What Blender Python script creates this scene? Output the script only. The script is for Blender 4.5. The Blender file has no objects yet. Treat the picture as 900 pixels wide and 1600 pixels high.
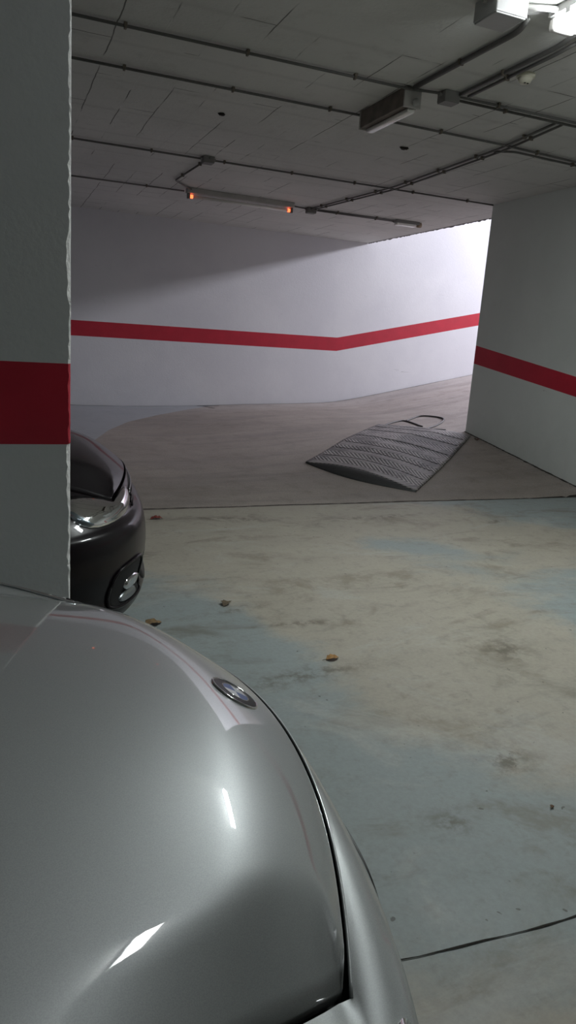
import bpy, bmesh, math, random
from mathutils import Vector, Matrix, noise
random.seed(7)
C = bpy.context.scene.collection
PI = math.pi

# ------------------------------------------------------------------ materials
def nt(name):
    m = bpy.data.materials.new(name); m.use_nodes = True
    t = m.node_tree; b = t.nodes['Principled BSDF']
    return m, t, b
def N(t, typ, **kw):
    n = t.nodes.new(typ)
    for k, v in kw.items():
        if k.startswith('i_'): n.inputs[k[2:].replace('_', ' ')].default_value = v
        else: setattr(n, k, v)
    return n
def mat(name, col, rough=.6, metal=0., coat=0., spec=None, bump=0., bscale=40., var=0., vscale=3.):
    m, t, b = nt(name)
    b.inputs['Base Color'].default_value = (*col, 1)
    b.inputs['Roughness'].default_value = rough; b.inputs['Metallic'].default_value = metal
    b.inputs['Coat Weight'].default_value = coat; b.inputs['Coat Roughness'].default_value = .03
    if spec is not None: b.inputs['Specular IOR Level'].default_value = spec
    tc = N(t, 'ShaderNodeTexCoord')
    if var:
        n = N(t, 'ShaderNodeTexNoise', i_Scale=vscale, i_Detail=6.); t.links.new(tc.outputs['Object'], n.inputs['Vector'])
        r = N(t, 'ShaderNodeValToRGB')
        r.color_ramp.elements[0].position = .3; r.color_ramp.elements[1].position = .7
        r.color_ramp.elements[0].color = (*[c*(1-var) for c in col], 1); r.color_ramp.elements[1].color = (*[min(1, c*(1+var)) for c in col], 1)
        t.links.new(n.outputs['Fac'], r.inputs['Fac']); t.links.new(r.outputs['Color'], b.inputs['Base Color'])
    if bump:
        n = N(t, 'ShaderNodeTexNoise', i_Scale=bscale, i_Detail=5.); t.links.new(tc.outputs['Object'], n.inputs['Vector'])
        u = N(t, 'ShaderNodeBump', i_Strength=bump, i_Distance=.01)
        t.links.new(n.outputs['Fac'], u.inputs['Height']); t.links.new(u.outputs['Normal'], b.inputs['Normal'])
    return m
def emis(name, col, s):
    m, t, b = nt(name)
    b.inputs['Base Color'].default_value = (*col, 1)
    b.inputs['Emission Color'].default_value = (*col, 1); b.inputs['Emission Strength'].default_value = s
    return m
class G:  # tiny node graph helper for maths on world position
    def __init__(s, t):
        s.t = t; s.tc = N(t, 'ShaderNodeTexCoord'); s.P = s.tc.outputs['Object']
        x = N(t, 'ShaderNodeSeparateXYZ'); t.links.new(s.P, x.inputs[0]); s.x, s.y, s.z = x.outputs
    def m(s, op, a, b=0., c=0., clamp=False):
        n = N(s.t, 'ShaderNodeMath', operation=op, use_clamp=clamp)
        for i, v in enumerate((a, b, c)):
            if isinstance(v, (int, float)): n.inputs[i].default_value = v
            else: s.t.links.new(v, n.inputs[i])
        return n.outputs[0]
    def noise(s, scale, detail=6., rough=.55, stretch=(1, 1, 1), off=(0, 0, 0), dist=0.):
        mp = N(s.t, 'ShaderNodeMapping'); mp.inputs['Scale'].default_value = stretch; mp.inputs['Location'].default_value = off
        s.t.links.new(s.P, mp.inputs['Vector'])
        n = N(s.t, 'ShaderNodeTexNoise', i_Scale=scale, i_Detail=detail, i_Roughness=rough, i_Distortion=dist)
        s.t.links.new(mp.outputs[0], n.inputs['Vector']); return n.outputs['Fac']
    def step(s, v, a, b, lo=0., hi=1.):
        n = N(s.t, 'ShaderNodeMapRange', interpolation_type='SMOOTHSTEP')
        n.inputs['From Min'].default_value = a; n.inputs['From Max'].default_value = b
        n.inputs['To Min'].default_value = lo; n.inputs['To Max'].default_value = hi
        s.t.links.new(v, n.inputs['Value']); return n.outputs[0]
    def mix(s, f, a, b):
        n = N(s.t, 'ShaderNodeMix', data_type='RGBA')
        if isinstance(f, (int, float)): n.inputs[0].default_value = f
        else: s.t.links.new(f, n.inputs[0])
        for i, v in ((6, a), (7, b)):
            if isinstance(v, tuple): n.inputs[i].default_value = (*v, 1)
            else: s.t.links.new(v, n.inputs[i])
        return n.outputs[2]
    def blob(s, cx, cy, rx, ry, ang=0.):   # soft elliptical mask on the floor
        ca, sa = math.cos(ang), math.sin(ang)
        dx = s.m('SUBTRACT', s.x, cx); dy = s.m('SUBTRACT', s.y, cy)
        a = s.m('ADD', s.m('MULTIPLY', dx, ca/rx), s.m('MULTIPLY', dy, sa/rx))
        b = s.m('ADD', s.m('MULTIPLY', dx, -sa/ry), s.m('MULTIPLY', dy, ca/ry))
        d = s.m('ADD', s.m('MULTIPLY', a, a), s.m('MULTIPLY', b, b))
        return s.m('POWER', 2.718, s.m('MULTIPLY', d, -1.))
    def bump(s, h, strength, dist, b):
        u = N(s.t, 'ShaderNodeBump', i_Strength=strength, i_Distance=dist)
        s.t.links.new(h, u.inputs['Height']); s.t.links.new(u.outputs[0], b.inputs['Normal'])
    def out(s, b, name, v): s.t.links.new(v, b.inputs[name])

def floor_material():
    m, t, b = nt('painted_worn_floor'); g = G(t)
    n1 = g.noise(.9, 7, .6, (1, 1.25, 1), dist=.6); n2 = g.noise(3.2, 8, .65, (1, 1.6, 1), (3, 1, 0)); n3 = g.noise(14, 6, .7, off=(7, 0, 0))
    n4 = g.noise(60, 4, .7)
    worn = g.m('ADD', g.m('MULTIPLY', n1, .9), g.m('MULTIPLY', n2, .45))
    for cx, cy, rx, ry, a, k in FLOOR_BLOBS:
        worn = g.m('ADD', worn, g.m('MULTIPLY', g.blob(cx, cy, rx, ry, a), k))
    f = g.step(worn, .62, .86)
    paint = g.mix(n2, (.22, .258, .256), (.30, .335, .328)); conc = g.mix(n2, (.27, .248, .20), (.43, .40, .335))
    col = g.mix(f, paint, conc)
    col = g.mix(g.step(n3, .5, .72, 0., .4), col, (.16, .155, .125))
    dark = g.step(g.noise(1.6, 9, .68, (1, 2.2, 1), (11, 5, 0), .9), .56, .72, 0., .6)
    col = g.mix(dark, col, (.13, .12, .092))
    speck = g.step(g.noise(30, 2, .5, off=(1, 9, 0)), .72, .76, 0., .75)
    col = g.mix(speck, col, (.05, .045, .04))
    stain = g.m('MULTIPLY', g.step(g.noise(1.05, 8, .66, (1, 1.7, 1), (21, 3, 0), 1.1), .50, .64), g.step(g.noise(5., 7, .7, off=(2, 8, 0)), .40, .60))
    col = g.mix(g.m('MULTIPLY', stain, .55), col, (.15, .125, .085))
    pale = g.m('MULTIPLY', g.step(g.noise(1.4, 8, .7, (1, 1.5, 1), (31, 7, 0), .8), .54, .66), .45)
    col = g.mix(pale, col, (.40, .40, .37))
    for px_, py_, rx_, ry_, a_ in ((1.0, 2.95, .16, .035, .2), (1.25, 2.72, .22, .03, -.1), (1.05, 2.25, .30, .05, .1), (2.0, 2.25, .12, .10, .3), (2.6, 4.45, .35, .05, .1), (3.45, 4.2, .10, .05, .3), (1.5, 4.55, .3, .06, -.2), (1.45, 1.55, .10, .07, .5), (1.1, 1.35, .06, .05, 0)):
        col = g.mix(g.m('MULTIPLY', g.m('MULTIPLY', g.blob(px_, py_, rx_, ry_, a_), g.step(n3, .40, .60)), .75), col, (.09, .075, .05))
    fine = g.step(n4, .3, .7, 0., .14); col = g.mix(fine, col, (.07, .07, .06))
    g.out(b, 'Base Color', col)
    g.out(b, 'Roughness', g.m('ADD', .42, g.m('MULTIPLY', n2, .35)))
    g.bump(g.m('ADD', g.m('MULTIPLY', n3, .6), g.m('MULTIPLY', n4, .3)), .25, .004, b)
    return m
def ramp_material():
    m, t, b = nt('grimy_ramp_concrete'); g = G(t)
    n1 = g.noise(.7, 7, .6, dist=.5); n2 = g.noise(5, 8, .7); n4 = g.noise(90, 4, .75)
    col = g.mix(g.step(n1, .3, .7), (.27, .232, .205), (.36, .312, .278))
    # daylight painted into the colour where the ramp climbs, grey-black tracks on it
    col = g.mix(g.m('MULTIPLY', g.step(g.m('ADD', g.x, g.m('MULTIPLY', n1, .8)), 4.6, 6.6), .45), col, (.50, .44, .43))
    tr = g.m('MULTIPLY', g.step(g.noise(1.1, 6, .6, (.5, 3.2, 1), (2, 4, 0), .4), .45, .66), .7)
    col = g.mix(tr, col, (.24, .21, .195))
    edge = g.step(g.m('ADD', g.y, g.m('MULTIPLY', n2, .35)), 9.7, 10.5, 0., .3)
    col = g.mix(edge, col, (.45, .42, .42))  # light beside the bright far wall, put into the floor colour
    col = g.mix(g.step(n2, .48, .72, 0., .35), col, (.15, .135, .12))
    col = g.mix(g.step(n4, .35, .7, 0., .35), col, (.06, .055, .05))
    g.out(b, 'Base Color', col); g.out(b, 'Roughness', g.m('ADD', .55, g.m('MULTIPLY', n2, .3)))
    g.bump(g.m('ADD', n4, g.m('MULTIPLY', n2, .7)), .4, .004, b)
    return m
def blue_floor_material():
    m, t, b = nt('far_painted_floor'); g = G(t)
    n1 = g.noise(1.3, 7, .6); n2 = g.noise(8, 7, .7)
    col = g.mix(n1, (.25, .265, .285), (.36, .365, .385)); col = g.mix(g.step(n2, .5, .75, 0., .4), col, (.19, .185, .18))
    g.out(b, 'Base Color', col); b.inputs['Roughness'].default_value = .5; g.bump(n2, .2, .003, b)
    return m
def wall_material(name, a, c, grime=.3):
    m, t, b = nt(name); g = G(t)
    n1 = g.noise(.8, 6, .6); n2 = g.noise(6, 8, .7); n3 = g.noise(45, 5, .6)
    col = g.mix(g.step(n1, .35, .65), a, c)
    col = g.mix(g.step(n2, .6, .8, 0., grime), col, tuple(v*.5 for v in a))
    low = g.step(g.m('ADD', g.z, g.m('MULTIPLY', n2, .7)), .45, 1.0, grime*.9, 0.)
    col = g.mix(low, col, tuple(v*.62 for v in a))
    scr = g.m('MULTIPLY', g.step(g.noise(2.2, 5, .6, (1, 1, 7), (4, 2, 8), 1.2), .715, .735), g.step(g.noise(1.4, 2), .5, .6))
    col = g.mix(g.m('MULTIPLY', scr, .45), col, (.12, .115, .11))
    g.out(b, 'Base Color', col); b.inputs['Roughness'].default_value = .62
    g.bump(g.m('ADD', n3, g.m('MULTIPLY', n2, 1.5)), .18, .006, b)
    return m
def ceiling_material():
    m, t, b = nt('block_and_beam_ceiling'); g = G(t)
    n1 = g.noise(.7, 6, .6); n2 = g.noise(7, 8, .7); n3 = g.noise(50, 5, .6)
    # hollow blocks: 0.245 m wide across X, 0.6 m long along Y, staggered
    mp = N(t, 'ShaderNodeMapping'); mp.inputs['Rotation'].default_value = (0, 0, PI/2); mp.inputs['Location'].default_value = (.12, .07, 0)
    wob = N(t, 'ShaderNodeTexNoise', i_Scale=3., i_Detail=3.); t.links.new(g.P, wob.inputs['Vector'])
    ad = N(t, 'ShaderNodeVectorMath', operation='MULTIPLY_ADD'); ad.inputs[1].default_value = (.03, .03, 0)
    t.links.new(wob.outputs['Color'], ad.inputs[0]); t.links.new(g.P, ad.inputs[2]); t.links.new(ad.outputs[0], mp.inputs['Vector'])
    br = N(t, 'ShaderNodeTexBrick', offset=.5); t.links.new(mp.outputs[0], br.inputs['Vector'])
    for k, v in (('Scale', 1.), ('Mortar Size', .004), ('Mortar Smooth', .2), ('Brick Width', 1.25), ('Row Height', .245), ('Bias', 0.)): br.inputs[k].default_value = v
    br.inputs['Color1'].default_value = (0, 0, 0, 1); br.inputs['Color2'].default_value = (1, 1, 1, 1); br.inputs['Mortar'].default_value = (.5, .5, .5, 1)
    sel = g.step(g.noise(1.7, 3, .5, (1.6, .8, 1), (9, 3, 1)), .50, .58)
    line = g.m('MULTIPLY', br.outputs['Fac'], sel)
    col = g.mix(g.step(n1, .3, .7), (.58, .585, .56), (.68, .68, .65))
    s2 = N(t, 'ShaderNodeSeparateColor'); t.links.new(br.outputs['Color'], s2.inputs[0])
    col = g.mix(g.m('MULTIPLY', s2.outputs[0], .12), col, (.76, .76, .73))
    # rib every 0.6 m across the span
    rib = g.m('ABSOLUTE', g.m('SUBTRACT', g.m('FRACT', g.m('DIVIDE', g.m('ADD', g.y, .1), .66)), .5))
    ribm = g.m('MULTIPLY', g.step(rib, .44, .5), .25)
    col = g.mix(ribm, col, (.42, .42, .40))
    col = g.mix(g.step(n2, .5, .78, 0., .4), col, (.42, .41, .39))
    col = g.mix(g.m('MULTIPLY', line, .8), col, (.04, .038, .035))
    # lime bloom streaks
    eff = g.m('MULTIPLY', g.step(g.m('ABSOLUTE', g.m('SUBTRACT', g.noise(.9, 3, .5, (1, 2, 1), (6, 6, 0), .5), .5)), .006, 0.), g.step(g.noise(9, 4, .7), .46, .6))
    col = g.mix(g.m('MULTIPLY', eff, g.step(g.y, 4.2, 3.2)), col, (.62, .62, .58))
    g.out(b, 'Base Color', col); b.inputs['Roughness'].default_value = .85
    h = g.m('SUBTRACT', g.m('ADD', n3, g.m('MULTIPLY', n2, 2.)), g.m('MULTIPLY', line, 4.))
    h = g.m('ADD', h, g.m('MULTIPLY', s2.outputs[0], .8))
    g.bump(h, .35, .006, b)
    return m
FLOOR_BLOBS = [  # cx, cy, rx, ry, angle, weight  (positive = paint worn away to concrete)
    (1.35, 3.9, .9, .9, .3, .42), (2.6, 3.0, 1.6, .75, .25, .30), (3.9, 3.6, 1.3, .28, -.35, .34), (1.6, 2.3, .7, .5, .5, .22), (1.5, 1.5, .8, .5, .2, .16),
    (4.4, 4.35, .75, .6, 0, -.5), (1.5, 4.5, .9, .35, 0, .45), (2.9, 4.55, .7, .3, 0, .35), (2.35, 3.75, .25, .5, .9, -.3), (2.1, 1.6, .5, .5, 0, .3), (3.1, 2.5, 1.1, .42, -.25, -.36), (.75, 2.4, .42, .9, 0, -.38), (1.15, 1.2, .6, .45, 0, -.30),
    (.8, .2, 1.6, .76, 0, .6), (1.9, 4.3, .5, .4, 0, .15)]
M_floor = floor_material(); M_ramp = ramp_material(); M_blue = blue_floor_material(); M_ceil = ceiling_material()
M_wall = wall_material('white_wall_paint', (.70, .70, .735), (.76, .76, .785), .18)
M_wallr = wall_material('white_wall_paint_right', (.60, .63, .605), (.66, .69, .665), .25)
M_shaft = wall_material('bare_concrete_shaft', (.22, .22, .22), (.28, .28, .28), .25)
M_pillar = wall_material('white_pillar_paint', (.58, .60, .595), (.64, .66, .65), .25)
M_red = mat('red_stripe_paint', (.48, .012, .034), .5, bump=.1, var=.08, vscale=6.)
M_chip = mat('chipped_plaster', (.80, .80, .78), .9, bump=.8, bscale=60, var=.15, vscale=40)
M_crack = mat('joint_dirt', (.022, .018, .014), .95, bump=.6, bscale=120)
M_cond = mat('grey_conduit', (.12, .118, .11), .5, var=.12, vscale=5.)
M_condw = mat('pale_conduit', (.55, .55, .52), .45)
M_clip = mat('conduit_clip', (.15, .13, .10), .6)
M_box = mat('junction_box_plastic', (.42, .42, .41), .45, bump=.1)
M_boxg = mat('grey_box_plastic', (.22, .215, .205), .6)
M_fix = mat('fixture_housing', (.5, .48, .46), .5, var=.1, vscale=9)
M_fixd = mat('fixture_rusty_housing', (.17, .14, .12), .6, var=.25, vscale=14)
M_tube = mat('unlit_tube_glass', (.88, .86, .82), .25)
M_lit = emis('lit_lamp_diffuser', (.93, .97, 1.), 60.)
M_lit_dim = emis('lit_dim_unseen_lamp_diffuser', (.93, .97, 1.), 22.)  # weaker emission, used for the lamp above the car
M_orange = emis('glowing_tube_end', (1., .13, .04), 3.)
M_cream = mat('cream_plastic', (.62, .60, .48), .45)
M_black = mat('black_plastic', (.012, .012, .013), .45)
M_rubber = None

# ------------------------------------------------------------------ mesh helpers
def mesh_obj(name, verts, faces, mats, parent=None, fm=None, smooth=False):
    me = bpy.data.meshes.new(name); me.from_pydata([tuple(v) for v in verts], [], faces)
    for m_ in (mats if isinstance(mats, (list, tuple)) else [mats]): me.materials.append(m_)
    if fm:
        for p, i in zip(me.polygons, fm): p.material_index = i
    if smooth:
        for p in me.polygons: p.use_smooth = True
    me.update(); o = bpy.data.objects.new(name, me); C.objects.link(o)
    if parent: o.parent = parent
    return o
def bm_obj(name, bm, mats, parent=None, smooth=False):
    bmesh.ops.recalc_face_normals(bm, faces=bm.faces)
    me = bpy.data.meshes.new(name); bm.to_mesh(me); bm.free()
    for m_ in (mats if isinstance(mats, (list, tuple)) else [mats]): me.materials.append(m_)
    if smooth:
        for p in me.polygons: p.use_smooth = True
    o = bpy.data.objects.new(name, me); C.objects.link(o)
    if parent: o.parent = parent
    return o
def thing(name, label, cat, loc=(0, 0, 0), rz=0., group=None):
    o = bpy.data.objects.new(name, None); C.objects.link(o); o.empty_display_size = .1
    o.location = loc; o.rotation_euler = (0, 0, rz); o['label'] = label; o['category'] = cat
    if group: o['group'] = group
    return o
def tag(o, label, cat, group=None):
    o['label'] = label; o['category'] = cat
    if group: o['group'] = group
    return o
def struct(o, label=None):
    o['kind'] = 'structure'
    if label: o['label'] = label
    return o
def box(bm, c, s, bev=0., rot=None, seg=2):
    r = bmesh.ops.create_cube(bm, size=1.); vs = r['verts']
    bmesh.ops.scale(bm, vec=s, verts=vs)
    if bev:
        es = list({e for v in vs for e in v.link_edges})
        rr = bmesh.ops.bevel(bm, geom=es, offset=bev, segments=seg, affect='EDGES', profile=.6); vs = list({v for f in rr['faces'] for v in f.verts} | {v for v in vs if v.is_valid})
    if rot is not None: bmesh.ops.rotate(bm, cent=(0, 0, 0), matrix=rot, verts=vs)
    bmesh.ops.translate(bm, vec=c, verts=vs); return vs
def cyl(bm, c, r, h, axis='Z', seg=20, r2=None):
    q = bmesh.ops.create_cone(bm, cap_ends=True, segments=seg, radius1=r, radius2=r if r2 is None else r2, depth=h); vs = q['verts']
    if axis == 'X': bmesh.ops.rotate(bm, cent=(0, 0, 0), matrix=Matrix.Rotation(PI/2, 3, 'Y'), verts=vs)
    if axis == 'Y': bmesh.ops.rotate(bm, cent=(0, 0, 0), matrix=Matrix.Rotation(PI/2, 3, 'X'), verts=vs)
    bmesh.ops.translate(bm, vec=c, verts=vs); return vs
def sweep(bm, pts, r, seg=8, flat=None):
    """tube along a polyline; flat=(w,h) gives an oval section"""
    pts = [Vector(p) for p in pts]; rings = []
    for i, p in enumerate(pts):
        d = (pts[min(i+1, len(pts)-1)] - pts[max(i-1, 0)]).normalized()
        up = Vector((0, 0, 1)) if abs(d.z) < .9 else Vector((0, 1, 0))
        a = d.cross(up).normalized(); b_ = a.cross(d)
        w, h = flat if flat else (r, r)
        rings.append([bm.verts.new(p + a*w*math.cos(2*PI*k/seg) + b_*h*math.sin(2*PI*k/seg)) for k in range(seg)])
    for A, B in zip(rings, rings[1:]):
        for k in range(seg): bm.faces.new((A[k], A[(k+1) % seg], B[(k+1) % seg], B[k]))
    bm.faces.new(rings[0][::-1]); bm.faces.new(rings[-1])
def arc_pts(pts, rad=.05, n=5):
    """round the corners of a polyline"""
    P = [Vector(p) for p in pts]; out = [P[0]]
    for a, b, c in zip(P, P[1:], P[2:]):
        d1 = (a-b); d2 = (c-b); r = min(rad, d1.length*.45, d2.length*.45)
        s, e = b + d1.normalized()*r, b + d2.normalized()*r
        for k in range(n+1):
            t = k/n; out.append(s*(1-t)**2 + b*2*t*(1-t) + e*t*t)
    out.append(P[-1]); return out
def sm(a, b, x):
    t = max(0., min(1., (x-a)/(b-a))) if b != a else float(x > a)
    return t*t*(3-2*t)

# ------------------------------------------------------------------ the place (metres; X along the bays' row, Y towards the ramp)
H = 2.78; YW = 10.618; XR = 5.05; YJ = 4.87; YC = 6.87; XE = 5.53
def fz(x, y):   # floor height
    if y <= YJ: return 0.
    d = y - YJ
    L = .125*d/5.73
    Rr = .29*min(1., d/2.0) - .05*max(0., (d-2.)/3.73)
    k = sm(1.5, 5.05, x)
    z = L*(1-k) + Rr*k
    e = x - 5.1
    z += .215*(e/2 + math.sqrt(e*e/4 + .03)) if e > -.9 else 0.
    if -.9 >= e: z += 0.
    else: z -= .215*(-.45 + math.sqrt(.2025+.03))*(1-sm(-.9, .3, e))
    return z
def grid_mesh(name, xs, ys, zf, m_, warp=None):
    vs, fs = [], []
    for y in ys:
        for i, x in enumerate(xs):
            X = warp(x, y) if warp else x
            vs.append((X, y, zf(X, y)))
    n = len(xs)
    for j in range(len(ys)-1):
        for i in range(n-1): a = j*n+i; fs.append((a, a+1, a+n+1, a+n))
    return mesh_obj(name, vs, fs, m_, smooth=True)
XB = [(4.87, .86), (6., .84), (7., .86), (7.7, .95), (8.4, 1.2), (9.1, 1.55), (9.7, 2.05), (10.2, 2.6), (10.62, 3.15)]
def xb(y):
    for (a, p), (b_, q) in zip(XB, XB[1:]):
        if y <= b_: t = max(0, (y-a)/(b_-a)); return p + (q-p)*t
    return XB[-1][1]
def lin(a, b, n): return [a+(b-a)*i/(n-1) for i in range(n)]
# near floor: painted bay area, and the bare slab in front of the near joint
f = mesh_obj('floor', [(-6, -4, 0), (XR, -4, 0), (XR, YJ, 0), (-6, YJ, 0)], [(0, 1, 2, 3)], M_floor); struct(f, 'worn painted garage floor with blue grey paint and beige concrete')
f = grid_mesh('floor', lin(0, 1, 30), lin(YJ, YW, 60), fz, M_blue, lambda s, y: -6 + s*(xb(y)+6)); struct(f, 'blue grey painted floor along the far wall beside the ramp')
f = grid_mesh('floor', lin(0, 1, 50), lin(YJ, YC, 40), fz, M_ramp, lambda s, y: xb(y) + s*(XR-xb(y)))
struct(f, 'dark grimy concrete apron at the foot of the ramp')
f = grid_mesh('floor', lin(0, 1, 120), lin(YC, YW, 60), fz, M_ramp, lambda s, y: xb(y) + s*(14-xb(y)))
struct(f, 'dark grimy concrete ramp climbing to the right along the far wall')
# joints (thin irregular dirt-filled grooves)
def groove(name, p, q, w, seed, zf=lambda x, y: 0.):
    n = 90; vs, fs = [], []; P, Q = Vector(p), Vector(q); d = (Q-P).normalized(); nn = Vector((-d.y, d.x, 0)); rnd = random.Random(seed)
    off = 0.
    for i in range(n+1):
        t = i/n; c = P.lerp(Q, t); off = off*.85 + rnd.uniform(-.004, .004); c = c + nn*off
        ww = w*rnd.uniform(.5, 1.3)
        for s in (-1, 1):
            v = c + nn*ww*s*.5; vs.append((v.x, v.y, zf(v.x, v.y) + .0022))
    for i in range(n): a = 2*i; fs.append((a, a+2, a+3, a+1))
    return struct(mesh_obj(name, vs, fs, M_crack))
groove('trim_1', (.86, YJ+.03, 0), (5.04, YJ, 0), .016, 1, fz)
groove('trim_2', (.25, 1.03, 0), (5.04, .80, 0), .0045, 2)
groove('trim_3', (XR-.012, YJ, 0), (XR-.012, YC, 0), .026, 3, fz)
groove('trim_4', (-5.9, YW-.012, 0), (8.5, YW-.012, 0), .02, 4, fz)
# crack in the far floor by the wall
groove('trim_5', (2.9, 10.5, 0), (3.0, 10.22, 0), .03, 6, fz)
groove('trim_6', (2.82, 10.55, 0), (3.15, 10.5, 0), .03, 5, fz)

# ceiling
c = mesh_obj('ceiling', [(-6, -4, H), (XE, -4, H), (XE, YW, H), (-6, YW, H), (-6, -4, H+.4), (XE, -4, H+.4), (XE, YW, H+.4), (-6, YW, H+.4)],
             [(0, 3, 2, 1), (4, 5, 6, 7), (1, 2, 6, 5)], M_ceil); struct(c)
# ragged plaster drip edge of the slab
rnd = random.Random(12); vs = []; fs = []; n = 120
for i in range(n+1):
    y = YC + (YW-YC-.01)*i/n; dz = rnd.uniform(.0, .012)
    vs += [(XE-.012, y, H-.001), (XE+.004, y, H-.004-dz), (XE+.012, y, H+.03)]
for i in range(n): a = 3*i; fs += [(a, a+1, a+4, a+3), (a+1, a+2, a+5, a+4)]
struct(mesh_obj('trim_7', vs, fs, M_boxg))

# walls with the painted stripe as faces of the same mesh
def striped_wall(name, cols, m_a, m_b, closed_top=None):
    """cols: list of (x, y, z_floor, stripe_low, stripe_high, z_top)"""
    vs, fs, fm = [], [], []
    for x, y, *zz in cols:
        for z in zz: vs.append((x, y, z))
    for i in range(len(cols)-1):
        for k in range(3):
            a = i*4+k; fs.append((a, a+4, a+5, a+1)); fm.append(1 if k == 1 else 0)
    return struct(mesh_obj(name, vs, fs, [m_a, m_b], fm=fm))
def s1(x): return .213*max(0., x-5.115)
cols = [(x, YW, fz(x, YW)-.05, 1.093+s1(x), 1.303+s1(x), 5.6) for x in [-6, -2, 1, 2, 3, 4, 4.6, 5.115, 5.4, 6, 7, 8, 9, 11, 14]]
striped_wall('wall_far', cols, M_wall, M_red)
cols = []
for y in [-4, 0, 3, YJ, 5.3, 5.8, 6.3, YC]:
    d = max(0., y-YJ); cols.append((XR, y, (fz(XR, y) if y > YJ else 0)-.05, .826+.135*d, 1.0+.148*d, H+.4))
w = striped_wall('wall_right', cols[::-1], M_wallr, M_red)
# end face of the right wall and its run along the ramp
struct(mesh_obj('wall_right_end', [(XR, YC, .1), (14, YC, .1), (14, YC, 5.6), (XR, YC, 5.6)], [(0, 3, 2, 1)], M_shaft))
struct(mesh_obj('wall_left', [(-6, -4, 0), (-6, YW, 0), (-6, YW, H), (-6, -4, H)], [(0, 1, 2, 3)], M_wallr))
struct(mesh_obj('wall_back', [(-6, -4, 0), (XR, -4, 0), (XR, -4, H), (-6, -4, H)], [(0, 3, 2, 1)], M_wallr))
struct(mesh_obj('wall_lintel', [(XE+.013, YC, H), (XE+.013, YW, H), (XE+.013, YW, 5.6), (XE+.013, YC, 5.6)], [(0, 1, 2, 3)], M_shaft))
struct(mesh_obj('ceiling_ramp', [(XE, YC, 5.6), (14, YC, 5.6), (14, YW, 5.6), (XE, YW, 5.6)], [(0, 3, 2, 1)], M_shaft))
# small plaster blow-outs in the ceiling
def hole(name, x, y, r, seed):
    rnd = random.Random(seed); bm = bmesh.new(); n = 14
    o_ = [bm.verts.new((x+r*rnd.uniform(.6, 1.25)*math.cos(2*PI*k/n), y+r*rnd.uniform(.6, 1.25)*math.sin(2*PI*k/n), H-.002)) for k in range(n)]
    i_ = [bm.verts.new((v.co.x*.6+x*.4, v.co.y*.6+y*.4, H-.014)) for v in o_]
    for k in range(n): bm.faces.new((o_[k], o_[(k+1) % n], i_[(k+1) % n], i_[k]))
    bm.faces.new(i_); return struct(bm_obj(name, bm, M_crack))
hole('trim_8', 1.57, 5.45, .03, 1); hole('trim_9', 3.09, 5.46, .038, 2)

# ------------------------------------------------------------------ pillar with chipped arris
def pillar():
    x0, y0, y1 = -.32, 1.93, 2.24
    def xe(z): return .181 + .0*z + PILLAR_LEAN*(z-1.1)
    rnd = random.Random(5); rows = []
    z = 0.
    zs = [i*.0125 for i in range(int(H/.0125)+1)] + [H]
    zs = sorted(set([round(q, 4) for q in zs] + [.934, 1.142]))
    vs, fs, fm = [], [], []
    for z in zs:
        nv = noise.noise(Vector((z*9, 0, 3)))*.5 + noise.noise(Vector((z*45, 2, 3)))*.5
        chip = max(0., .002 + .007*nv + rnd.uniform(-.0015, .0025))
        if noise.noise(Vector((z*4, 7, 1))) > .3: chip += .004
        e = xe(z)
        jag = rnd.uniform(0, .0022)
        vs += [(x0, y0, z), (e-.05, y0, z), (e-chip-.004, y0, z), (e-chip*.25-jag, y0+.004+chip*.7, z), (e, y0+chip+.014, z), (e, y1, z), (x0, y1, z)]
    m7 = 7
    for i in range(len(zs)-1):
        zc = (zs[i]+zs[i+1])/2; red = .934 < zc < 1.142
        for k in range(7):
            a = i*m7+k; b_ = i*m7+(k+1) % 7
            fs.append((a, b_, b_+m7, a+m7))
            if k in (2, 3): fm.append(1 if (not red or random.random() < .03) else 3)
            else: fm.append(2 if red else 0)
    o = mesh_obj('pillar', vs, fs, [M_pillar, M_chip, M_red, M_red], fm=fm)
    return o
PILLAR_LEAN = .012
p = struct(pillar(), 'white concrete pillar with a red band and chipped edge')

# ------------------------------------------------------------------ services on the ceiling
ZP = H-.018
def conduit(label, pts, clips, r=.0085, m_=None, group='conduits along the ceiling', rad=.06):
    t = thing('conduit', label, 'conduit', pts[0], 0, group); o0 = Vector(pts[0])
    P = arc_pts([Vector(p)-o0 for p in pts], rad)
    bm = bmesh.new(); sweep(bm, P, r); bm_obj('pipe', bm, m_ or M_cond, t, True)
    # clips spaced along the run
    seg = [(Vector(a)-o0, Vector(b)-o0) for a, b in zip(pts, pts[1:])]
    for a, b in seg:
        L = (b-a).length; n = int(L/clips)
        for k in range(n):
            s = (k+.5)/n; c = a.lerp(b, s); d = (b-a).normalized(); ang = math.atan2(d.y, d.x)
            bm = bmesh.new(); R_ = Matrix.Rotation(ang, 3, 'Z')
            box(bm, (0, 0, .006), (.018, .036, .018), .003); box(bm, (0, 0, -.008), (.014, .028, .012), .003)
            bmesh.ops.rotate(bm, cent=(0, 0, 0), matrix=R_, verts=bm.verts); bmesh.ops.translate(bm, vec=c, verts=bm.verts)
            bm_obj('clip', bm, M_clip, t)
    return t
conduit('long grey conduit nearest the camera, passing the hanging lamp with the dark housing', [(-3, 4.235, ZP), (2.36, 4.235, ZP), (2.62, 4.19, ZP), (5.05, 4.17, ZP)], .62)
conduit('short conduit doubled beside the nearest run, right of the small grey box', [(2.74, 4.245, ZP), (5.05, 4.25, ZP)], .7)
conduit('second long grey conduit from the camera, running under the hanging lamp to the right wall', [(-3, 4.86, ZP), (2.5, 4.865, ZP), (3.6, 4.885, ZP), (5.05, 5.0, ZP)], .62)
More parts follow.
